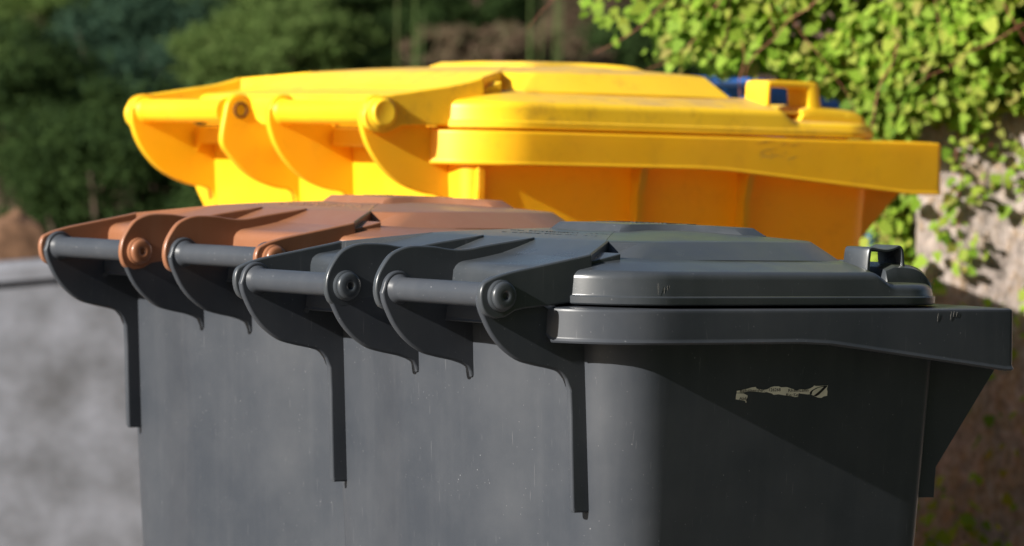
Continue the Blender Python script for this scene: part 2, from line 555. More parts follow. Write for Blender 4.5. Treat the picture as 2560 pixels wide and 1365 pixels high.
TYPE_B = dict(
    bow=0.0015, hinge=(0.0120, -0.001), bar_r=0.0138, ya=0.2467, yi=0.0627, t=0.0085, lt=0.0080, bead=0.0058,
    arm=[(-0.0099, 0.0016), (-0.0098, -0.009), (-0.0077, -0.019), (-0.0004, -0.0366), (0.0119, -0.0540), (0.0294, -0.0700), (0.0504, -0.0815), (0.0748, -0.0890),
         (0.0922, -0.0912)],
    rib=[(0.1010, -0.0935), (0.1065, -0.0985), (0.1090, -0.108), (0.111, -0.145), (0.123, -0.145), (0.123, -0.03)],
    tail=[(0.0990, -0.0935), (0.1035, -0.1000), (0.106, -0.108), (0.123, -0.115), (0.123, -0.03)],
    arm_head_r=0.0195, arm_top=[(0.04, 0.004), (0.085, -0.018)],
    lid_arm=[(0.0064, -0.0235), (-0.005, -0.0190), (-0.0105, -0.0105), (-0.0110, -0.001), (-0.0057, 0.0080), (0.0022, 0.0140), (0.0119, 0.0172), (0.0379, 0.0213),
             (0.0707, 0.0264), (0.1038, 0.0314), (0.127, 0.0362), (0.1480, 0.0420)],
    lid_arm_end=[(0.150, 0.024), (0.115, -0.0120), (0.0951, -0.0135), (0.0405, -0.0147), (0.0276, -0.0205), (0.0179, -0.0232)],
    pins='one', pin_y=0.2627,
    bulge=[(0.0920, -0.012), (0.0890, 0.002), (0.0892, 0.0115), (0.092, 0.0180), (0.100, 0.0215), (0.115, 0.0232), (0.135, 0.0256), (0.155, 0.0300), (0.178, 0.0380), (0.178, -0.008)],
    rim=dict(x0=0.0775, x1=0.7815, yh=0.32, r0=0.100, r1=0.009, zt=-0.0180, zb=-0.0560, drop=(0.41, 0.73, 0.0240)),
    slab=dict(x0=0.0895, x1=0.718, yh=0.312, r0=0.095, r1=0.075, zb=-0.0150, zg=-0.0062, top=0.0165, low=0.0025, fall=(0.540, 0.570), sh=0.0125, shd=0.072),
    crown=[((0.165, 0, 0.034), (0.218, 0, 0.0515)), ((0.157, 0.2490, 0.0300), (0.2130, 0.2000, 0.0508)),
           ((0.208, 0.196, 0.0215), (0.2150, 0.1985, 0.0505)), ((0.192, 0.240, 0.016), (0.240, 0.206, 0.0510)),
           ((0.215, 0.250, 0.0280), (0.262, 0.212, 0.0515)), ((0.33, 0.254, 0.0290), (0.33, 0.214, 0.0525)),
           ((0.43, 0.254, 0.0290), (0.43, 0.212, 0.0540)), ((0.512, 0.248, 0.0280), (0.505, 0.204, 0.0535)),
           ((0.545, 0.215, 0.020), (0.520, 0.180, 0.0530)), ((0.568, 0.10, 0.016), (0.527, 0.09, 0.0545)), ((0.570, 0, 0.016), (0.528, 0, 0.0550))],
    dome=0.0110, wallk=((0.147, 0.0416), (0.2150, 0.0512)),
    plateau=[(0.315, 0), (0.317, 0.095), (0.330, 0.105), (0.36, 0.100), (0.39, 0.085), (0.42, 0.085), (0.45, 0.100), (0.475, 0.112), (0.492, 0.112), (0.500, 0.10), (0.502, 0)],
    plat_h=0.0048,
    bump=[(0.590, -0.005), (0.602, 0.0190), (0.616, 0.0232), (0.644, 0.0222), (0.670, 0.0208), (0.6893, 0.0185), (0.700, 0.0150), (0.7078, 0.0100), (0.7140, -0.0020), (0.716, -0.01)], bump_y=0.276,
    handle=([(0.5470, 0.012), (0.5485, 0.044), (0.5535, 0.0505), (0.575, 0.0510), (0.600, 0.0508), (0.6206, 0.0500), (0.6264, 0.0450), (0.629, 0.030), (0.634, 0.012)],
            [(0.5535, 0.014), (0.5540, 0.0405), (0.5570, 0.0432), (0.575, 0.0434), (0.595, 0.0432), (0.6080, 0.0426), (0.6105, 0.0400), (0.612, 0.028), (0.614, 0.014)]),
    handle_y=(0.230, 0.272),
    cont=dict(x0=0.1080, dx0=0.060, x1=0.700, dx1=-0.045, yh=0.2930, dy=-0.050, r0=0.020, r1=0.030),
    gusset=[(0.68, -0.05), (0.68, -0.160), (0.6990, -0.150), (0.7747, -0.0780), (0.7747, -0.068), (0.73, -0.05)], gusset_y=0.250,
)


def build_bin(T, name, label, x, y, hz, phi, mats, relief=False, grips=True):
    body_m, lid_m = mats
    root = thing(name, label, 'wheelie bin', (x, y, 0.0), phi, 'wheelie bins standing together')
    hx, hzz = T['hinge']

    def part(mb, nm, mat, parent=root, sharp=32):
        # geometry is drawn with z = 0 at the hinge axis
        mb.v = [(a, b, c + hz) for a, b, c in mb.v]
        return mb.build(nm, mat, parent, sharp, True, nm in ('rim', 'lid', 'hinge_arm', 'lid_arm', 'front_gusset', 'side_rib'))

    # ---- container
    c = T['cont']
    zt = -0.022
    zb = -hz + BASE + 0.03
    xs = [c['x0'] + 0.06 + (c['x1'] - c['x0'] - 0.1) * k / 8 for k in range(9)]
    yi, ya = T['yi'], T['ya']
    def dent(yy):
        return -T['bow'] * (1 - lerp(yy, yi + 0.012, ya - 0.035, 0, 1))
    ysr = [yi * 0.5] + [yi + 0.010 + (ya - 0.033 - yi - 0.010) * k / 10 for k in range(11)] + [ya - 0.010]
    rings = []
    zs = [zt, -0.05, -0.08, -0.12, -0.17, -0.24, -0.34, -0.5, -0.68, zb + 0.012, zb]
    for z in zs:
        dz = -0.06 - z
        e = 0.006 if z == zb else 0.0
        o = outline(c['x0'] + dz * c['dx0'], c['x1'] + dz * c['dx1'], c['yh'] + dz * c['dy'], c['r0'], c['r1'], xs, e, 9, ysr, dent)
        rings.append([(px, py, z) for px, py in o])
    mb = MB()
    loft(mb, rings)
    part(mb, 'container', body_m, sharp=25)

    # ---- rim with its front comb
    r = T['rim']
    rxs = sorted([0.16, 0.22, 0.28] + [r['drop'][0] + (r['drop'][1] - r['drop'][0]) * k / 7 for k in range(8)])
    rxs = [v for v in rxs if r['x0'] + r['r0'] < v < r['x1'] - r['r1']]
    def zbot(px):
        x0, x1, d = r['drop']
        t = min(1, max(0, (px - x0) / (x1 - x0)))
        t = t * t / (2 * 0.18) if t < 0.18 else t - 0.09
        return r['zb'] - d * t / 0.91
    def ring(d, zf):
        o = outline(r['x0'], r['x1'], r['yh'], r['r0'], r['r1'], rxs, d, 9, rys)
        short = r['zb'] * 0.30                       # the collar is lower between the hinge arms
        out_ = []
        for px, py in o:
            z = zf(px)
            if abs(py) < ya - 0.001 and px < r['x0'] + 0.06 and z < rz - 0.008:
                z -= short * (z - rz) / (r['zb'] - rz)
            out_.append((px, py, z))
        return out_
    rys = [ya * 0.5, ya - 0.010, ya - 0.0015]
    if rys[-1] > r['yh'] - r['r0']:
        rys = [ya * 0.4, ya * 0.7]
    rz = r['zt']
    q = 0.0011
    rings = [ring(0.020, lambda v: rz - 0.006), ring(0.0035, lambda v: rz - 0.006), ring(0.0030, lambda v: zbot(v) + 0.001), ring(0.0015, lambda v: zbot(v)),
             ring(-0.0012, lambda v: zbot(v) + 0.0002), ring(-0.0022, lambda v: zbot(v) + 0.0018), ring(-0.0012, lambda v: zbot(v) + 0.0036),
             ring(-0.0006, lambda v: zbot(v) + 0.0050), ring(0.0, lambda v: rz - 0.0032), ring(0.0009, lambda v: rz - 0.0010), ring(0.0030, lambda v: rz), ring(0.024, lambda v: rz + 0.0012)]
    mb = MB()
    loft(mb, rings, True, True)
    part(mb, 'rim', body_m)

    # ---- hinge arms of the body
    def arm_poly(tail):
        hd = head(hx, hzz, T['arm_head_r'], 55, 172, 10)
        return hd + cr(T['arm'] if tail is T['rib'] or T is TYPE_B else T['arm'][:-1], 4) + tail + [(T['arm_top'][1][0] + 0.03, -0.02)] + T['arm_top'][::-1]
    t = T['t']
    for y0, outer in ((-ya - t, True), (-yi, False), (yi - t, False), (ya, True)):
        mb = MB()
        if T is TYPE_B and y0 == -yi:
            # free standing arm with a rounded head and an open pin hole
            poly = head(hx + 0.0125, 0.0005, 0.0195, 40, 170, 10) + cr([(0.0037, -0.004)] + T['arm'][3:], 4) + T['tail'] + [(0.0700, -0.0151), (0.0564, -0.0147), (0.0478, -0.0091), (0.0420, 0.0037)]
        else:
            poly = arm_poly(T['rib'] if outer else T['tail'])
        prism(mb, poly, y0, y0 + t, t * 0.34, 3)
        a = part(mb, 'hinge_arm', body_m, sharp=40)
        if T is TYPE_B and y0 == -yi:
            mb = MB()
            yy = y0 + t
            lathe_y(mb, hx + 0.0128, 0.0004, [(yy - 0.004, 0.0098), (yy + 0.0012, 0.0098), (yy + 0.0016, 0.0088), (yy + 0.0014, 0.0072), (yy - 0.001, 0.0070), (yy - 0.0015, 0.0)], 24)
            part(mb, 'pin_hole', M['rust'], a)

    # ---- grab bars between the arms
    for ya0, yb0 in ((-ya + 0.0002, -yi - 0.0002), (yi + 0.0002, ya - 0.0002)):
        mb = MB()
        br = T['bar_r']
        lathe_y(mb, hx, hzz, [(ya0 - 0.002, br + 0.0030), (ya0 + 0.0012, br + 0.0020), (ya0 + 0.0035, br + 0.0004), (ya0 + 0.006, br), (yb0 - 0.006, br - 0.0002),
                              (yb0 - 0.002, br + 0.001), (yb0 + 0.001, br + 0.002)], 28)
        part(mb, 'handle_bar', body_m, sharp=50)

    # ---- front gussets under the comb
    for s in (1, -1):
        mb = MB()
        prism(mb, T['gusset'], s * (T['gusset_y'] - 0.005), s * T['gusset_y'], 0.001, 2)
        part(mb, 'front_gusset', body_m)
    if T is TYPE_B:
        for vx, top in ((0.120, 0.0), (0.335, 0.030), (0.490, 0.030)):
            for s in (1, -1):
                mb = MB()
                th = 0.010
                ins, out = c['yh'] - 0.04, c['yh'] + (0.004 if top == 0 else 0.014)
                pts = [(ins, -0.05), (r['yh'] - 0.004 if (top or s < 0) else out, -0.05), (r['yh'] - 0.004 if (top or s < 0) else out, zbot(vx) + 0.006),
                       (out, zbot(vx) - 0.030), (out - 0.016, -0.40), (ins - 0.01, -0.40)]
                if top == 0 and s < 0:
                    pts = [(ins, -0.05), (0.316, -0.05), (0.316, -0.088), (0.287, -0.119), (0.270, -0.40), (ins - 0.01, -0.40)]
                bm = bmesh.new()
                v0 = [bm.verts.new((vx, -s * a, b)) for a, b in pts]
                f0 = bm.faces.new(v0)
                ex = bmesh.ops.extrude_face_region(bm, geom=[f0])
                for v in ex['geom']:
                    if isinstance(v, bmesh.types.BMVert):
                        v.co.x += th
                bmesh.ops.recalc_face_normals(bm, faces=bm.faces[:])
                bmesh.ops.bevel(bm, geom=bm.edges[:], offset=0.0012, segments=2, affect='EDGES', clamp_overlap=True)
                mb.add_bm(bm)
                part(mb, 'side_rib', body_m)

    # ---- wheels and axle
    wr = 0.10
    mb = MB()
    lathe_y(mb, 0.100, -hz + BASE + wr, [(-ya - 0.03, 0.0), (-ya - 0.03, 0.010), (ya + 0.03, 0.010), (ya + 0.03, 0.0)], 16)
    part(mb, 'axle', M['steel'])
    for s in (1, -1):
        mb = MB()
        y0 = s * (ya + 0.002)
        pr = [(y0, 0.0), (y0, 0.055), (y0 + s * 0.004, 0.075), (y0, 0.09), (y0 + s * 0.008, wr), (y0 + s * 0.034, wr), (y0 + s * 0.042, 0.09), (y0 + s * 0.038, 0.075),
              (y0 + s * 0.042, 0.05), (y0 + s * 0.042, 0.0)]
        lathe_y(mb, 0.100, -hz + BASE + wr, pr, 40)
        part(mb, 'wheel', M['rubber'])

    # ---- lid: stepped slab, crown, raised plateau, trough floors and front lip in one moulding
    s_ = T['slab']
    sxs = [s_['x0'] + 0.07, 0.18, 0.24, 0.30] + [s_['fall'][0] + (s_['fall'][1] - s_['fall'][0]) * k / 8 for k in range(-1, 10)]
    sxs = sorted(v for v in sxs if s_['x0'] + s_['r0'] < v < s_['x1'] - s_['r1'] + 0.06)
    def top(px):
        return lerp(px, s_['fall'][0], s_['fall'][1], s_['top'], s_['low'])
    def sring(d, zf, lim=None):
        o = outline(s_['x0'], s_['x1'], s_['yh'], s_['r0'], s_['r1'], sxs, d)
        return [(px, py, zf(px)) for px, py in o]
    zg = s_['zg']
    hh = lambda px: top(px)
    rad = 0.0085 if T is TYPE_A else 0.010
    rings = [sring(0.006, lambda v: s_['zb'] + 0.001), sring(0.0015, lambda v: s_['zb']), sring(0.0002, lambda v: s_['zb'] + 0.0012), sring(0.0, lambda v: zg - 0.0012),
             sring(0.0007, lambda v: zg - 0.0003), sring(0.0019, lambda v: zg), sring(0.0021, lambda v: zg + 0.0008)]
    for k in range(0, 7):
        a = k * PI / 2 / 6
        rings.append(sring(0.0030 + rad * (1 - math.cos(a)), lambda v, a=a: hh(v) - rad * 0.9 * (1 - math.sin(a)) if k else hh(v) - rad * 0.9))
    low_in = s_['low'] + 0.0015
    rings.append(sring(s_['shd'] * 0.6, lambda v: lerp(v, s_['fall'][0], s_['fall'][1] + 0.01, s_['top'] + s_['sh'] * 0.55, low_in)))
    rings.append(sring(s_['shd'], lambda v: lerp(v, s_['fall'][0], s_['fall'][1] + 0.01, s_['top'] + s_['sh'], low_in)))
    mb = MB()
    loft(mb, rings)
    # crown
    half = T['crown']
    cx = (half[0][1][0] + half[-1][1][0]) / 2
    def cring(f):
        h = [f(b, t_) for b, t_ in half]
        return h + [(a, -b, c_) for a, b, c_ in h[-2:0:-1]]
    mixp = lambda b, t_, k: tuple(u + (v - u) * k for u, v in zip(b, t_))
    def domef(k, dz):
        def f(b, t_):
            return (cx + (t_[0] - cx) * k, t_[1] * k, t_[2] + dz)
        return f
    crings = [cring(lambda b, t_: (b[0], b[1], b[2] - 0.012)), cring(lambda b, t_: b), cring(lambda b, t_: mixp(b, t_, 0.06)), cring(lambda b, t_: mixp(b, t_, 0.92)),
              cring(lambda b, t_: (lambda p: (p[0], p[1], p[2] - 0.0002))(mixp(b, t_, 0.985)))]
    D = T['dome']
    for k in (0.985, 0.93, 0.82, 0.68, 0.52, 0.34, 0.16):
        crings.append(cring(domef(k, D * (1 - k * k))))
    loft(mb, crings)
    # walls that turn in from the outer lid arms to the crown corner
    (wx0, wz0), (wx1, wz1) = T['wallk']
    yl = ya + t + T['lt'] / 2
    tipy = half[2][1][1]
    for s in (1, -1):
        path = [(wx0 - 0.004, yl, wz0 - 0.002), (wx0, yl - 0.0005, wz0), (wx1, tipy, wz1)]
        rg = []
        for (px, py, pz) in path:
            th = 0.0019
            rg.append([(px - th * 0.7, s * (py - th * 0.7), 0.005), (px + th * 0.7, s * (py + th * 0.7), 0.005), (px + th * 0.7, s * (py + th * 0.7), pz - 0.0012), (px + th * 0.3, s * (py + th * 0.3), pz),
                       (px - th * 0.3, s * (py - th * 0.3), pz), (px - th * 0.7, s * (py - th * 0.7), pz - 0.0012)])
        loft(mb, rg)
    # plateau
    ph = T['plateau']
    topz = half[-1][1][2]
    def dome_z(px, py):
        kx = abs(px - cx) / (half[-1][1][0] - cx)
        ky = abs(py) / half[5][1][1]
        k = max(kx, ky)
        ez = half[0][1][2] + (topz - half[0][1][2]) * min(1, max(0, (px - half[0][1][0]) / (half[-1][1][0] - half[0][1][0])))
        return ez - 0.0006 + D * (1 - min(1, k) ** 2)
    pcx = (ph[0][0] + ph[-1][0]) / 2
    def pring(k, dz, off=0.0):
        h = [(pcx + (a - pcx) * k, b * k, dome_z(pcx + (a - pcx) * k, b * k) + dz) for a, b in ph]
        return h + [(a, -b, c_) for a, b, c_ in h[-2:0:-1]]
    H = T['plat_h']
    loft(mb, [pring(1.0, -0.004), pring(1.0, 0.0002), pring(0.985, 0.0008), pring(0.90, H * 0.93), pring(0.885, H), pring(0.7, H), pring(0.4, H), pring(0.15, H)])
    if relief:
        # worn raised lettering, too shallow and oblique to be read
        rnd = random.Random(5)
        for row, (xc, ya_, yb_, hh2) in enumerate(((0.196, -0.075, 0.085, 0.0), (0.213, -0.065, 0.075, 0.0), (0.285, -0.032, 0.030, H), (0.305, -0.040, 0.040, H), (0.325, -0.045, 0.045, H))):
            py = ya_
            while py < yb_:
                wdt = rnd.uniform(0.0030, 0.0062)
                if rnd.random() < 0.84:
                    z0 = dome_z(xc, py) + hh2 - 0.0002
                    for ky in ((0.0, 0.0012), (wdt - 0.0011, wdt)):
                        if rnd.random() < 0.7:
                            mb_box(mb, xc - 0.005, xc + 0.005, py + ky[0], py + ky[1], z0 - 0.001, z0 + 0.0005)
                    for kx in (-0.005, -0.0005, 0.004):
                        if rnd.random() < 0.5:
                            mb_box(mb, xc + kx, xc + kx + 0.0011, py, py + wdt, z0 - 0.001, z0 + 0.0005)
                py += wdt + 0.0018
    # trough floors
    if T is TYPE_A:
        spans = ((-ya - t - 0.0006, -yi + 0.0006), (yi - t - 0.0006, ya + t + 0.0006))
    else:
        spans = ((-ya - t - 0.001, ya + t + 0.001),)
    bl = T['bulge']
    for a, b in spans:
        prism(mb, bl[:2] + cr(bl[2:-1], 3) + bl[-1:], a, b, 0.0015, 2)
    if T is TYPE_A:
        prism(mb, [(0.068, -0.006), (0.070, 0.016), (0.09, 0.022), (0.15, 0.034), (0.15, -0.006)], -yi + 0.001, yi - 0.001, 0.001, 1)
    # front lip
    bp = T['bump']
    bmx = bmesh.new()
    pr = bp[:2] + cr(bp[2:], 3)
    yb = T['bump_y']
    sect = []
    for f, sx, sz in ((-1, 0.955, 0.5), (-0.985, 0.975, 0.86), (-0.955, 0.99, 0.97), (-0.90, 1, 1), (-0.5, 1.004, 1.02), (0, 1.006, 1.03), (0.5, 1.004, 1.02), (0.90, 1, 1), (0.955, 0.99, 0.97), (0.985, 0.975, 0.86), (1, 0.955, 0.5)):
        x00 = pr[0][0]
        xe = pr[-1][0]
        sect.append([bmx.verts.new((x00 + (px - x00) * (1 - (1 - sx) * 4), -f * yb, pz * sz)) for px, pz in pr])
    for a, b in zip(sect, sect[1:]):
        for i in range(len(pr)):
            j = (i + 1) % len(pr)
            bmx.faces.new((a[i], a[j], b[j], b[i]))
    bmx.faces.new(sect[0])
    bmx.faces.new(sect[-1])
    mb.add_bm(bmx)
    lid = part(mb, 'lid', lid_m, sharp=28)

    # lid arms
    lt = T['lt']
    for y0, s in ((ya + t + 0.0001, 1), (-ya - t - 0.0001 - lt, -1)):
        mb = MB()
        prism(mb, cr(T['lid_arm'], 3) + T['lid_arm_end'], y0, y0 + lt, lt * 0.30, 3)
        part(mb, 'lid_arm', lid_m, lid, sharp=40)
    if T is TYPE_A:
        for y0 in (-yi + 0.0001, yi - t - lt - 0.0001):
            mb = MB()
            prism(mb, cr(T['inner_arm'], 3) + T['inner_end'], y0, y0 + lt, lt * 0.30, 3)
            part(mb, 'lid_arm', lid_m, lid, sharp=40)

    # hinge pins
    def pin(y, s):
        mb = MB()
        if T is TYPE_A:
            pf = [(0, 0.0), (0, 0.0132), (0.0030, 0.0132), (0.0038, 0.0124), (0.0040, 0.0116), (0.0046, 0.0118), (0.0054, 0.0120), (0.0068, 0.0117), (0.0080, 0.0106), (0.0085, 0.0088),
                  (0.0087, 0.0055), (0.0085, 0.0038), (0.0077, 0.0030), (0.0060, 0.0026), (0.0058, 0.0)]
        else:
            pf = [(0, 0.0), (0, 0.0190), (0.0014, 0.0190), (0.0024, 0.0180), (0.0026, 0.0162), (0.0030, 0.0157), (0.0052, 0.0154), (0.0066, 0.0142), (0.0070, 0.0128), (0.0067, 0.0112), (0.0065, 0.0)]
        lathe_y(mb, hx, hzz, [(y + s * a, b) for a, b in pf], 40)
        part(mb, 'hinge_pin', lid_m, lid, sharp=40)
    pin(ya + t + lt - 0.0002, 1)
    if T is TYPE_A:
        pin(-yi + lt - 0.0002, 1)
        pin(yi - t - lt + 0.0002, -1)
    pin(-ya - t - lt + 0.0002, -1)

    # lid handles
    ho, hi = T['handle']
    def close(o, i, k=4):
        return cr(o, k), cr(i, k)
    for s in (1, -1) if grips else ():
        mb = MB()
        o_, i_ = close(ho, hi)
        ring_prism(mb, o_, i_, *(sorted((s * T['handle_y'][0], s * T['handle_y'][1]))))
        part(mb, 'lid_handle', lid_m, lid, sharp=45)
    return root


def mb_box(mb, x0, x1, y0, y1, z0, z1):
    mb.add([(x, -y, z) for z in (z0, z1) for x, y in ((x0, y0), (x1, y0), (x1, y1), (x0, y1))],
           [(0, 1, 2, 3), (7, 6, 5, 4), (4, 5, 1, 0), (5, 6, 2, 1), (6, 7, 3, 2), (7, 4, 0, 3)])


grey_bin = build_bin(TYPE_A, 'wheelie_bin', 'dark grey wheelie bin with dark grey lid and a torn white sticker on its side',
                     -0.1284, 3.68, 0.88, 0.6516, (M['grey'], M['grey_lid']), True)
brown_bin = build_bin(TYPE_A, 'wheelie_bin', 'dark grey wheelie bin with a brown lid beside the all grey bin',
                      -0.3475, 4.1476, 0.8943, 0.6900, (M['grey'], M['brown']), True, False)
yellow_bin = build_bin(TYPE_B, 'wheelie_bin', 'large yellow wheelie bin with yellow lid and grab bars behind the brown lidded bin',
                       -0.3097, 4.96, 1.0402, 0.6158, (M['yellow'], M['yellow_lid']))
blue_bin = build_bin(TYPE_B, 'wheelie_bin', 'blue wheelie bin mostly hidden behind the yellow bin and green creeper',
                     -0.080, 5.955, 1.047, 0.6158, (M['blue'], M['blue']))


# ---- torn sticker on the grey bin's side
def side_y(z):
    c = TYPE_A['cont']
    return c['yh'] + (-0.06 - z) * c['dy']


STICK = [[(0.2377,-0.0807),(0.2419,-0.0802),(0.2481,-0.0793),(0.2544,-0.0779),(0.2586,-0.0776),(0.2599,-0.0792),(0.2681,-0.0801),(0.2718,-0.0798),(0.2760,-0.0780),(0.2796,-0.0773),(0.2847,-0.0775),(0.2871,-0.0783),(0.2940,-0.0782),(0.2972,-0.0791),(0.3015,-0.0802),(0.3031,-0.0810),(0.3053,-0.0815),(0.3084,-0.0803),(0.3159,-0.0806),(0.3202,-0.0798),(0.3239,-0.0783),(0.3249,-0.0771),(0.3266,-0.0777),(0.3330,-0.0776),(0.3406,-0.0773),(0.3403,-0.0781),(0.3396,-0.0803),(0.3405,-0.0828),(0.3403,-0.0864),(0.3366,-0.0868),(0.3339,-0.0881),(0.3296,-0.0877),(0.3266,-0.0866),(0.3214,-0.0847),(0.3182,-0.0849),(0.3075,-0.0837),(0.3071,-0.0867),(0.3033,-0.0869),(0.3001,-0.0862),(0.2921,-0.0853),(0.2846,-0.0842),(0.2794,-0.0847),(0.2777,-0.0835),(0.2708,-0.0820),(0.2687,-0.0825),(0.2587,-0.0816),(0.2524,-0.0813),(0.2461,-0.0820),(0.2383,-0.0823)],
         [(0.2378,-0.0827),(0.2456,-0.0830),(0.2502,-0.0849),(0.2497,-0.0875),(0.2484,-0.0883),(0.2493,-0.0907),(0.2485,-0.0909),(0.2479,-0.0894),(0.2443,-0.0888),(0.2372,-0.0879),(0.2373,-0.0849)]]
SWOOSH = [(0.3201,-0.0843),(0.3203,-0.0829),(0.3224,-0.0813),(0.3266,-0.0795),(0.3320,-0.0782),(0.3368,-0.0776),(0.3400,-0.0775),(0.3395,-0.0785),(0.3348,-0.0823),(0.3311,-0.0851),(0.3280,-0.0866),(0.3263,-0.0864),(0.3247,-0.0858),(0.3263,-0.0852),(0.3316,-0.0818),(0.3352,-0.0790),(0.3357,-0.0784),(0.3298,-0.0792),(0.3245,-0.0813),(0.3230,-0.0827),(0.3225,-0.0841),(0.3231,-0.0847),(0.3209,-0.0849)]
HZ = 0.88


def sheet(mb, pts, off, th):
    bm = bmesh.new()
    v0 = [bm.verts.new((a, -(side_y(b) + off), b + HZ)) for a, b in pts]
    f = bm.faces.new(v0)
    ex = bmesh.ops.extrude_face_region(bm, geom=[f])
    for v in ex['geom']:
        if isinstance(v, bmesh.types.BMVert):
            v.co.y -= th
    bmesh.ops.triangulate(bm, faces=[f_ for f_ in bm.faces if len(f_.verts) > 4])
    mb.add_bm(bm)


mb = MB()
for p in STICK:
    sheet(mb, p, 0.00005, 0.00030)
sticker = mb.build('sticker', M['paper'], grey_bin, smooth=False)
sticker['label'] = 'torn white sticker remnant with black print'
mb = MB()
sheet(mb, SWOOSH, 0.00040, 0.0001)
for txt, x0, x1, zb, hgt, cap in (('Behälter-Nr.', 0.2412, 0.2690, -0.0818, 0.0026, 1), ('126268', 0.2737, 0.2867, -0.0816, 0.0027, 1), ('RheinLahn', 0.2955, 0.3184, -0.0824, 0.0026, 1),
                                  ('Re·Se', 0.2932, 0.3071, -0.0862, 0.0026, 1), ('Abfa', 0.2406, 0.2505, -0.0886, 0.0027, 1)):
    cu = bpy.data.curves.new('lettering', 'FONT')
    cu.body = txt
    cu.size = 1.0
    cu.offset = 0.008
    cu.resolution_u = 2
    to = bpy.data.objects.new('lettering', cu)
    COL.objects.link(to)
    dg = bpy.context.evaluated_depsgraph_get()
    me = bpy.data.meshes.new_from_object(to.evaluated_get(dg))
    bpy.data.objects.remove(to)
    co = np.array([v.co[:] for v in me.vertices])
    if len(co):
        xs0, xs1 = co[:, 0].min(), co[:, 0].max()
        sc_x = (x1 - x0) / (xs1 - xs0)
        V = []
        for a, b, _ in co:
            z = zb + b * hgt / 0.70
            V.append((x0 + (a - xs0) * sc_x, -(side_y(z) + 0.00052), z + HZ))
        mb.add(V, [tuple(p.vertices) for p in me.polygons])
    bpy.data.meshes.remove(me)
pr_ = mb.build('sticker_print', M['print'], sticker, smooth=False)


# ---- scuffs: thin scraped lines, raised a hair from the plastic they mark
M['scrape_light'] = simple('pale_scrape', (0.13, 0.125, 0.115), 0.8, 0.3, 200, 0.1)
M['scrape_dark'] = simple('dull_scrape', (0.36, 0.22, 0.07), 0.8, 0.3, 200, 0.1)


def scuffs(parent, mat, hz, marks, label):
    mb = MB()
    for x0, z0, x1, z1, wd, y in marks:
        dx, dz = x1 - x0, z1 - z0
        L = math.hypot(dx, dz)
        nx_, nz_ = -dz / L * wd / 2, dx / L * wd / 2
        q = [(x0, z0), ((x0 + x1) / 2 + nx_, (z0 + z1) / 2 + nz_), (x1, z1), ((x0 + x1) / 2 - nx_, (z0 + z1) / 2 - nz_)]
        V = [(a, -y, b + hz) for a, b in q] + [(a, -(y + 0.00015), b + hz) for a, b in q]
        mb.add(V, [(0, 1, 2, 3), (7, 6, 5, 4), (0, 4, 5, 1), (1, 5, 6, 2), (2, 6, 7, 3), (3, 7, 4, 0)])
    o = mb.build('scuff_mark', mat, parent, smooth=False)
    o['label'] = label
    return o


rs = random.Random(8)
mk = []
for x, z, L in ((0.4475, -0.0215, 0.0075), (0.4630, -0.0205, 0.008), (0.4665, -0.0175, 0.005), (0.4700, -0.0175, 0.0045)):
    mk.append((x, z, x + 0.0008, z + L, 0.0008, 0.2403))
scuffs(grey_bin, M['scrape_light'], 0.88, mk, 'pale nicks along the top edge of the rim')
mk = []
for k in range(7):                                             # lid flank
    x, z = rs.uniform(0.130, 0.175), rs.uniform(0.0015, 0.006)
    mk.append((x, z, x + rs.uniform(-0.0003, 0.0003), z + rs.uniform(0.003, 0.006), rs.uniform(0.00025, 0.0005), 0.2292))
scuffs(grey_bin, M['scrape_light'], 0.88, mk, 'pale dried runs on the lid flank')
mk = []
for k in range(14):
    x, z = rs.uniform(0.490, 0.545), rs.uniform(-0.046, -0.023)
    a, L = 0.22 + rs.gauss(0, 0.12), rs.uniform(0.006, 0.030)
    mk.append((x, z, x + L * math.cos(a), z + L * math.sin(a), rs.uniform(0.0005, 0.0011), 0.3202))
scuffs(yellow_bin, M['scrape_dark'], 1.0402, mk, 'brownish scrapes along the yellow rim')


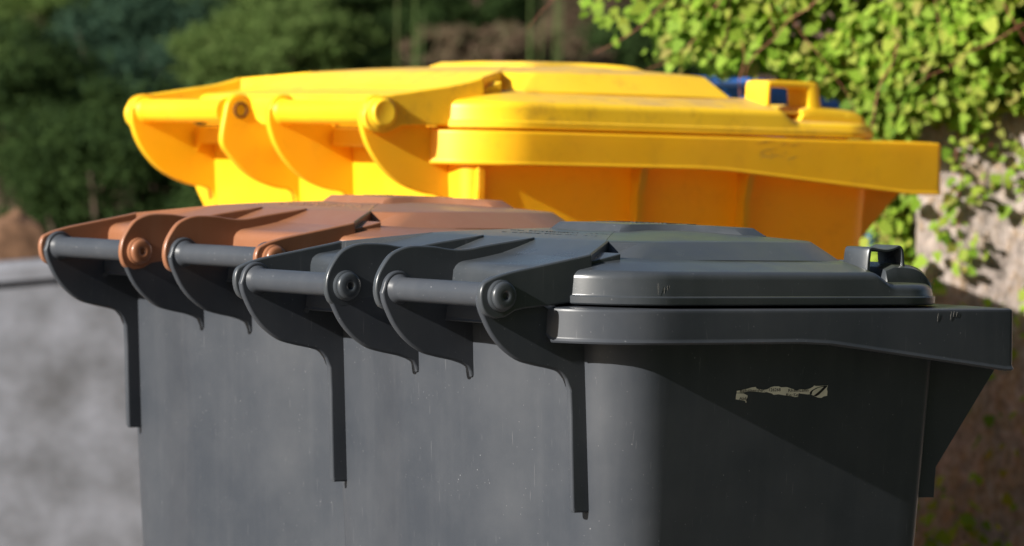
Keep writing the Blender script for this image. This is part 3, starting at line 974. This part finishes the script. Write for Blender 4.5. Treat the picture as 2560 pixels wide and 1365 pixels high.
# ------------------------------------------------------------------ leaves
def leaf_cloud(name, mat, parent, centers, normals, sizes, shape, rng, bend=0.25):
    """many separate leaves in one mesh; shape = 2-D outline with the stalk at (0,0) pointing to +u"""
    n = len(centers)
    sh = np.array(shape)
    k = len(sh)
    nrm = normals / np.linalg.norm(normals, axis=1, keepdims=True)
    ref = rng.normal(size=(n, 3))
    ref[:, 2] -= 0.9
    u = ref - (ref * nrm).sum(1, keepdims=True) * nrm
    u /= np.linalg.norm(u, axis=1, keepdims=True) + 1e-9
    v = np.cross(nrm, u)
    su = sh[:, 0][None, :, None] * sizes[:, None, None]
    sv = sh[:, 1][None, :, None] * sizes[:, None, None]
    bd = bend * rng.uniform(-0.3, 1.0, size=n)[:, None, None]
    h = -bd * (su ** 2 + 1.3 * sv ** 2) / sizes[:, None, None]
    P = centers[:, None, :] + u[:, None, :] * su + v[:, None, :] * sv + nrm[:, None, :] * h
    # centre vein vertex fan: two halves folded along the midrib
    P = P.reshape(-1, 3)
    me = bpy.data.meshes.new(name)
    me.vertices.add(n * k)
    me.vertices.foreach_set('co', P.astype(np.float32).ravel())
    # split into two polygons along the midrib: index 0 = base, index k//2 = tip
    m2 = k // 2
    A = list(range(0, m2 + 1))
    B = [0] + list(range(m2, k))
    la, lb = len(A), len(B)
    idx = (np.arange(n) * k)[:, None]
    loops = np.concatenate([idx + np.array(A)[None], idx + np.array(B)[None]], 1).ravel()
    me.loops.add(len(loops))
    me.loops.foreach_set('vertex_index', loops.astype(np.int32))
    me.polygons.add(2 * n)
    st = (np.arange(n) * (la + lb))[:, None] + np.array([0, la])[None]
    me.polygons.foreach_set('loop_start', st.ravel().astype(np.int32))
    me.update(calc_edges=True)
    me.validate()
    me.materials.append(mat)
    o = bpy.data.objects.new(name, me)
    COL.objects.link(o)
    o.parent = parent
    return o


VINE = [(0, 0), (-0.08, 0.26), (0.16, 0.44), (0.42, 0.34), (0.70, 0.30), (1.0, 0.0), (0.70, -0.30), (0.42, -0.34), (0.16, -0.44), (-0.08, -0.26)]
NEEDLE = [(0, 0), (0.4, 0.16), (1.0, 0.0), (0.4, -0.16)]
BLADE = [(0, 0), (0.3, 0.10), (0.7, 0.08), (1.0, 0.0), (0.7, -0.08), (0.3, -0.10)]

# ------------------------------------------------------------------ rough wall at the right and its creeper
WX0, WX1, WY0, WY1, WH = 0.545, 2.3, 5.78, 5.95, 1.75


def wall_mesh(name, x0, x1, y0, y1, h, mat, amp, step, seed):
    bm = bmesh.new()
    bmesh.ops.create_cube(bm, size=1.0)
    for v in bm.verts:
        v.co = Vector((x0 + (v.co.x + 0.5) * (x1 - x0), y0 + (v.co.y + 0.5) * (y1 - y0), (v.co.z + 0.5) * h))
    for ax, L in ((0, x1 - x0), (1, y1 - y0), (2, h)):
        n = max(1, int(L / step))
        for k in range(1, n):
            no = [0, 0, 0]
            no[ax] = 1
            p = [x0, y0, 0]
            p[ax] += L * k / n
            bmesh.ops.bisect_plane(bm, geom=bm.verts[:] + bm.edges[:] + bm.faces[:], plane_co=p, plane_no=no)
    bm.normal_update()
    for v in bm.verts:
        q = Vector((v.co.x * 1.5, v.co.y * 1.5, v.co.z * 0.7))
        d = noise.fractal(q * 9 + Vector((seed, 0, 0)), 1.0, 2.0, 5) * amp + (noise.voronoi(q * 11)[0][0] - 0.3) * amp * 0.8
        v.co += v.normal * d
    mb = MB()
    bm.verts.index_update()
    mb.add([v.co[:] for v in bm.verts], [[v.index for v in f.verts] for f in bm.faces])
    bm.free()
    return mb.build(name, mat, sharp=60)


sw = wall_mesh('rough_wall', WX0, WX1, WY0, WY1, WH, M['stone'], 0.013, 0.022, 3.0)
tag(sw, 'rough pinkish grey wall under the green creeper at the right edge', 'wall')

vine = thing('climbing_vine', 'bright green leafy creeper with reddish stems hanging over the rough wall', 'climbing plant', (0.6, 5.75, 0.0))
rng = np.random.default_rng(11)


def vine_density(x, z):
    """how thick the creeper is at x along the wall and height z (metres)"""
    if z > 1.72:
        return 0.0
    n = noise.fractal(Vector((x * 5.0, z * 5.0, 1.7)), 1.0, 2.0, 3)
    if x < WX0 - 0.012 or (x < WX0 + 0.03 and z > 1.09):                                        # curtain hanging free beyond the wall's end
        left = 0.095 + lerp(z, 1.10, 1.19, 0.13, 0.0) + 0.03 * n
        low = 1.121 - lerp(x, 0.34, 0.41, 0.0, 0.03) - lerp(x, 0.44, 0.50, 0.0, 0.27) + 0.02 * n
        if x < left or z < low:
            return 0.0
        return (0.9 + 0.5 * n + lerp(x, left, left + 0.18, -0.78, 0.1)) * (1 if z > 1.08 else 1.1)
    low = 1.068 + lerp(x, 0.57, 0.67, 0.0, 0.025) + 0.06 * n
    if z > low:
        return 1.0 + 0.3 * n
    return 0.012 + 0.40 * max(0, n - 0.17) if z > 0.55 else 0.02


pts, nrs, szs = [], [], []
rv = random.Random(4)
while len(pts) < 33000:
    x = rv.uniform(0.05, 0.95)
    z = rv.uniform(0.45, 1.50)
    gap = noise.fractal(Vector((x * 13.0, z * 15.0, 4.2)), 1.0, 2.0, 3)
    if rv.random() > vine_density(x, z) * min(1.0, max(0.10, 0.62 + 1.5 * gap)):
        continue
    if x < WX0 + (0.02 if z > 1.04 else -0.012):
        y = WY0 + (rv.uniform(-0.06, 0.20) if x < WX0 - 0.05 else rv.uniform(-0.06, 0.0)) if z > 1.04 else WY0 + rv.uniform(0.015, 0.14)
    elif z > 1.06:
        y = WY0 - 0.014 - abs(rv.gauss(0, lerp(z, 1.04, 1.20, 0.006, 0.038)))
    else:
        y = WY0 - 0.012 - abs(rv.gauss(0, 0.02))
    pts.append((x - 0.6, y - 5.75, z))
    nrs.append((-0.55 + rv.gauss(0, 0.5), -0.75 + rv.gauss(0, 0.45), 0.35 + rv.gauss(0, 0.5)))
    szs.append(rv.choice((0.010, 0.012, 0.015, 0.018, 0.022)) * rv.uniform(0.8, 1.2))
sprigs = []
for k in range(7):                                            # loose sprigs trailing down the wall
    x, z, y = rv.uniform(0.56, 0.82), rv.uniform(1.04, 1.10), WY0 - 0.018
    a = -1.57 + rv.gauss(0, 0.35)
    p = []
    for i in range(rv.randint(6, 16)):
        p.append((x - 0.6, y - 5.75, z))
        for q in range(rv.choice((1, 2, 2, 3))):
            pts.append((x - 0.6 + rv.gauss(0, 0.007), y - 5.75 - abs(rv.gauss(0, 0.006)), z + rv.gauss(0, 0.006)))
            nrs.append((-0.45 + rv.gauss(0, 0.5), -0.85 + rv.gauss(0, 0.4), 0.35 + rv.gauss(0, 0.45)))
            szs.append(rv.uniform(0.008, 0.017))
        a += rv.gauss(0, 0.25) + 0.25 * (-1.57 - a)
        x += math.cos(a) * 0.015
        z += math.sin(a) * 0.015
    sprigs.append(p)
leaf_cloud('foliage', M['vine_leaf'], vine, np.array(pts), np.array(nrs), np.array(szs), VINE, rng, 0.35)
mb = MB()
for k in range(80):
    x = rv.uniform(0.20, 1.2)
    z = rv.uniform(1.15, 1.72)
    y = WY0 - rv.uniform(0.02, 0.22)
    a = rv.uniform(-2.6, -0.4)
    p, L = [], rv.randint(7, 13)
    for i in range(L):
        p.append((x - 0.6, y - 5.75, z))
        a += rv.gauss(0, 0.25) + 0.02 * (-1.57 - a)
        x += math.cos(a) * 0.03
        z += math.sin(a) * 0.026
        y += rv.gauss(0, 0.008)
    tube(mb, cr(p, 2), rv.uniform(0.0005, 0.0010), 5, 0.5)
for p in sprigs:
    tube(mb, cr(p, 2), 0.0009, 5, 0.5)
mb.build('stem', M['vine_stem'], vine, sharp=80)


# ------------------------------------------------------------------ concrete wall and stone at the left
def sloped_wall():
    root = thing('garden_wall', 'pale grey stained concrete garden wall with a coping at the lower left', 'wall', (-1.2, 7.6, 0.0), 0.10)
    def slab(x0, x1, y0, y1, z0, z1, sl, nm, mat):
        n = 30
        rings = []
        for i in range(n + 1):
            x = x0 + (x1 - x0) * i / n
            zz1 = z1 + sl * x
            zz0 = z0 if z0 <= 0 else z0 + sl * x
            j = 0.004 * noise.noise((x * 6, 0, z1))
            rings.append([(x, -(y0 + j), zz0), (x, -y1, zz0), (x, -y1, zz1 - 0.01), (x, -(y1 - 0.01), zz1), (x, -(y0 + 0.01), zz1 + j), (x, -(y0 + j), zz1 - 0.01)])
        mb = MB()
        loft(mb, rings)
        return mb.build(nm, mat, root)
    slab(-2.2, 0.95, 0.0, 0.25, -0.02, 0.720, 0.10, 'wall_face', M['concrete'])
    slab(-2.2, 0.95, -0.014, 0.265, 0.721, 0.752, 0.10, 'coping', M['concrete'])


sloped_wall()


def boulder(name, label, loc, dims, seed, rz):
    bm = bmesh.new()
    bmesh.ops.create_icosphere(bm, subdivisions=4, radius=1.0)
    for v in bm.verts:
        p = v.co.copy()
        d = 1 + 0.10 * noise.fractal(p * 0.9 + Vector((seed, 2, 1)), 1.0, 2.0, 2) + 0.05 * noise.fractal(p * 4 + Vector((seed, 0, 0)), 1, 2, 3)
        m = max(abs(p.x), abs(p.y), abs(p.z))
        p = p.lerp(p / m, 0.62) * d
        taper = max(0.30, 1 - 0.42 * max(0, (p.z + 0.3)))
        v.co = Vector((p.x * dims[0] * taper, p.y * dims[1] * taper, p.z * dims[2]))
    mb = MB()
    mb.add_bm(bm)
    o = mb.build(name, M['rock'], sharp=70)
    o.location = loc
    o.rotation_euler = (0, 0, rz)
    tag(o, label, 'stone')
    return o


boulder('boulder', 'blurred tan sandstone boulder behind the concrete wall at the left edge', (-0.945, 8.15, 0.690), (0.115, 0.12, 0.175), 4.0, 0.3)


# ------------------------------------------------------------------ leafy screen added out of view, keeping skylight off the bins' shaded sides
def shade_hedge():
    root = thing('shade_hedge', 'tall dark green leafy screen added unseen on the near side to dim the shaded bin faces', 'shade_hedge', (1.9, 1.0, 0.0))
    bm = bmesh.new()
    path = [(3.0, 4.9), (2.2, 3.6), (1.75, 2.0), (1.55, 0.2), (1.1, -1.2), (0.1, -1.9), (-1.2, -2.1)]
    cp = cr(path, 10)
    nz = 22
    grid = []
    for i, (x, y) in enumerate(cp):
        row = []
        for k in range(nz + 1):
            z = 3.4 * k / nz
            d = 0.10 * noise.fractal(Vector((x * 4, y * 4, z * 4)), 1.0, 2.0, 4)
            row.append(bm.verts.new((x - 1.9 + d, y - 1.0 - d, z)))
        for k in range(nz + 1):
            z = 3.4 * (nz - k) / nz
            row.append(bm.verts.new((x - 1.9 + 0.6, y - 1.0 - 0.5, z)))
        grid.append(row)
    for a, b in zip(grid, grid[1:]):
        for k in range(len(a)):
            k2 = (k + 1) % len(a)
            bm.faces.new((a[k], a[k2], b[k2], b[k]))
    bm.faces.new(grid[0])
    bm.faces.new(grid[-1])
    mb = MB()
    mb.add_bm(bm)
    mb.build('foliage', M['shade_hedge'], root, smooth=False)


M['shade_hedge'] = rocky('shade_hedge_foliage', [(0.012, 0.022, 0.006), (0.03, 0.05, 0.012), (0.05, 0.075, 0.02)], (14, 60), 0.03)
shade_hedge()


# ------------------------------------------------------------------ shrubs on the bank
def shrub(name, label, cat, px, py, D, rx, rz, mat, seed, n=9000, size=0.06, up=0.2, group='shrubs on the bank behind the bins', ry=None, base=None):
    """px, py: where the crown's middle stands (x, height) in metres at distance D"""
    gz = ground_z(px, D)
    root = thing(name, label, cat, (px, D, gz), 0.0, group)
    rg = np.random.default_rng(seed)
    rr = random.Random(seed)
    ry = ry or rx * 0.8
    cz = py - gz
    # clumps on and inside the crown
    nc = 130
    cl = []
    for k in range(nc):
        a, b = rr.uniform(0, 2 * PI), math.acos(rr.uniform(-0.7, 1))
        f = rr.uniform(0.45, 1.02)
        cl.append((rx * f * math.sin(b) * math.cos(a), ry * f * math.sin(b) * math.sin(a), cz + rz * f * math.cos(b), rr.uniform(0.20, 0.42) * min(rx, rz)))
    cl = np.array(cl)
    pick = rg.integers(0, nc, n)
    off = rg.normal(size=(n, 3))
    off /= np.linalg.norm(off, axis=1, keepdims=True)
    rad = rg.uniform(0.35, 1.0, n)[:, None]
    off2 = off * np.array([1.25, 1.25, 0.62])
    P = cl[pick, :3] + off2 * rad * cl[pick, 3:4]
    keep = P[:, 2] > 0.02
    P = P[keep]
    nr = off[keep] + rg.normal(size=P.shape) * 0.6 + np.array([0, -0.1, up])
    sz = size * rg.uniform(0.6, 1.3, len(P))
    leaf_cloud('foliage', mat, root, P, nr, sz, BLADE, rg, 0.2)
    mb = MB()
    for k in range(7):
        c = cl[rr.randrange(nc)]
        p = [(rr.gauss(0, 0.03), rr.gauss(0, 0.03), -0.05), (c[0] * 0.25, c[1] * 0.25, c[2] * 0.4), (c[0] * 0.65, c[1] * 0.65, c[2] * 0.8), (c[0], c[1], c[2])]
        tube(mb, cr(p, 4), 0.022 * (0.5 + rx), 6, 0.25)
    mb.build('branch', M['bark'], root, sharp=80)
    return root


def at(px, D):
    return (px - 1280) / 10750.0 * D


def zt_(py, D, px=1280):
    return 0.9932 + (393 + (px - 1280) * 0.0237 - py) / 10750.0 * D


SH = [
    # name, label, category, px, py, D, rx, rz, material
    ('evergreen_shrub', 'dark rounded evergreen shrub just above the concrete wall at the left', 'shrub', 300, 470, 9.2, 0.27, 0.22, 'shrub_dark'),
    ('evergreen_shrub', 'mid green shrub at the far left edge above the sandstone boulder', 'shrub', 20, 330, 9.6, 0.24, 0.24, 'shrub_dark'),
    ('conifer_shrub', 'bluish dark conifer between the green shrubs at the upper left', 'shrub', 330, 190, 10.4, 0.22, 0.28, 'shrub_blue'),
    ('juniper_shrub', 'sunlit spreading green juniper above the yellow bin lid', 'shrub', 690, 150, 10.2, 0.26, 0.16, 'shrub_green'),
    ('juniper_shrub', 'green juniper at the top left corner', 'shrub', 110, 60, 11.0, 0.26, 0.18, 'shrub_green'),
    ('juniper_shrub', 'green juniper along the top edge left of the centre', 'shrub', 520, 10, 11.4, 0.30, 0.16, 'shrub_green'),
    ('evergreen_shrub', 'very dark evergreen shrub at the top centre behind the reed stem', 'shrub', 1130, 10, 12.0, 0.22, 0.13, 'shrub_dark'),
    ('evergreen_shrub', 'dark shrub behind the left end of the yellow bin', 'shrub', 470, 330, 10.6, 0.25, 0.22, 'shrub_dark'),
    ('conifer_shrub', 'blue green conifer low behind the yellow bin hinge', 'shrub', 250, 320, 10.0, 0.2, 0.18, 'shrub_blue'),
    ('bronze_shrub', 'low reddish brown shrub on the bank above the middle of the yellow lid', 'shrub', 1250, 150, 10.9, 0.27, 0.09, 'shrub_brown'),
    ('bronze_shrub', 'brownish shrub at the top right of centre beside the creeper', 'shrub', 1520, 60, 12.6, 0.24, 0.20, 'shrub_brown'),
    ('evergreen_shrub', 'dark green shrub behind the left tip of the creeper', 'shrub', 1640, 150, 11.2, 0.22, 0.14, 'shrub_dark'),
    ('evergreen_shrub', 'dark green shrub left of the reed stem above the yellow lid', 'shrub', 930, 90, 11.6, 0.18, 0.16, 'shrub_dark'),
]
for i, (nm, lb, ct, px, py, D, rx, rz, mt) in enumerate(SH):
    shrub(nm, lb, ct, at(px, D), zt_(py, D, px), D, rx, rz, M[mt], 20 + i, 30000, 0.019)


def reed(label, px, D, top_py, seed, n=16):
    x = at(px, D)
    gz = ground_z(x, D)
    root = thing('reed_stem', label, 'plant', (x, D, gz), 0.0, 'tall green stems on the bank')
    rr = random.Random(seed)
    h = zt_(top_py, D, px) - gz
    mb = MB()
    for k in range(n):
        a = rr.uniform(0, 2 * PI)
        dx = rr.gauss(0, 0.012)
        p = [(dx, rr.gauss(0, 0.015), -0.03), (dx + 0.004 * math.cos(a), 0.01 * math.sin(a), h * 0.5), (dx + 0.012 * math.cos(a), 0.02 * math.sin(a), h * rr.uniform(0.85, 1.05))]
        tube(mb, cr(p, 4), 0.0035, 5, 0.5)
    mb.build('stalk', M['reed'], root, sharp=80)


reed('single upright light green reed clump above the middle of the yellow lid', 1008, 9.8, -60, 1, 4)
reed('pale green reed clump at the top edge, left one of the pair right of centre', 1335, 10.4, -60, 2, 4)
reed('pale green reed clump at the top edge, right one of the pair right of centre', 1385, 10.5, -60, 3, 4)
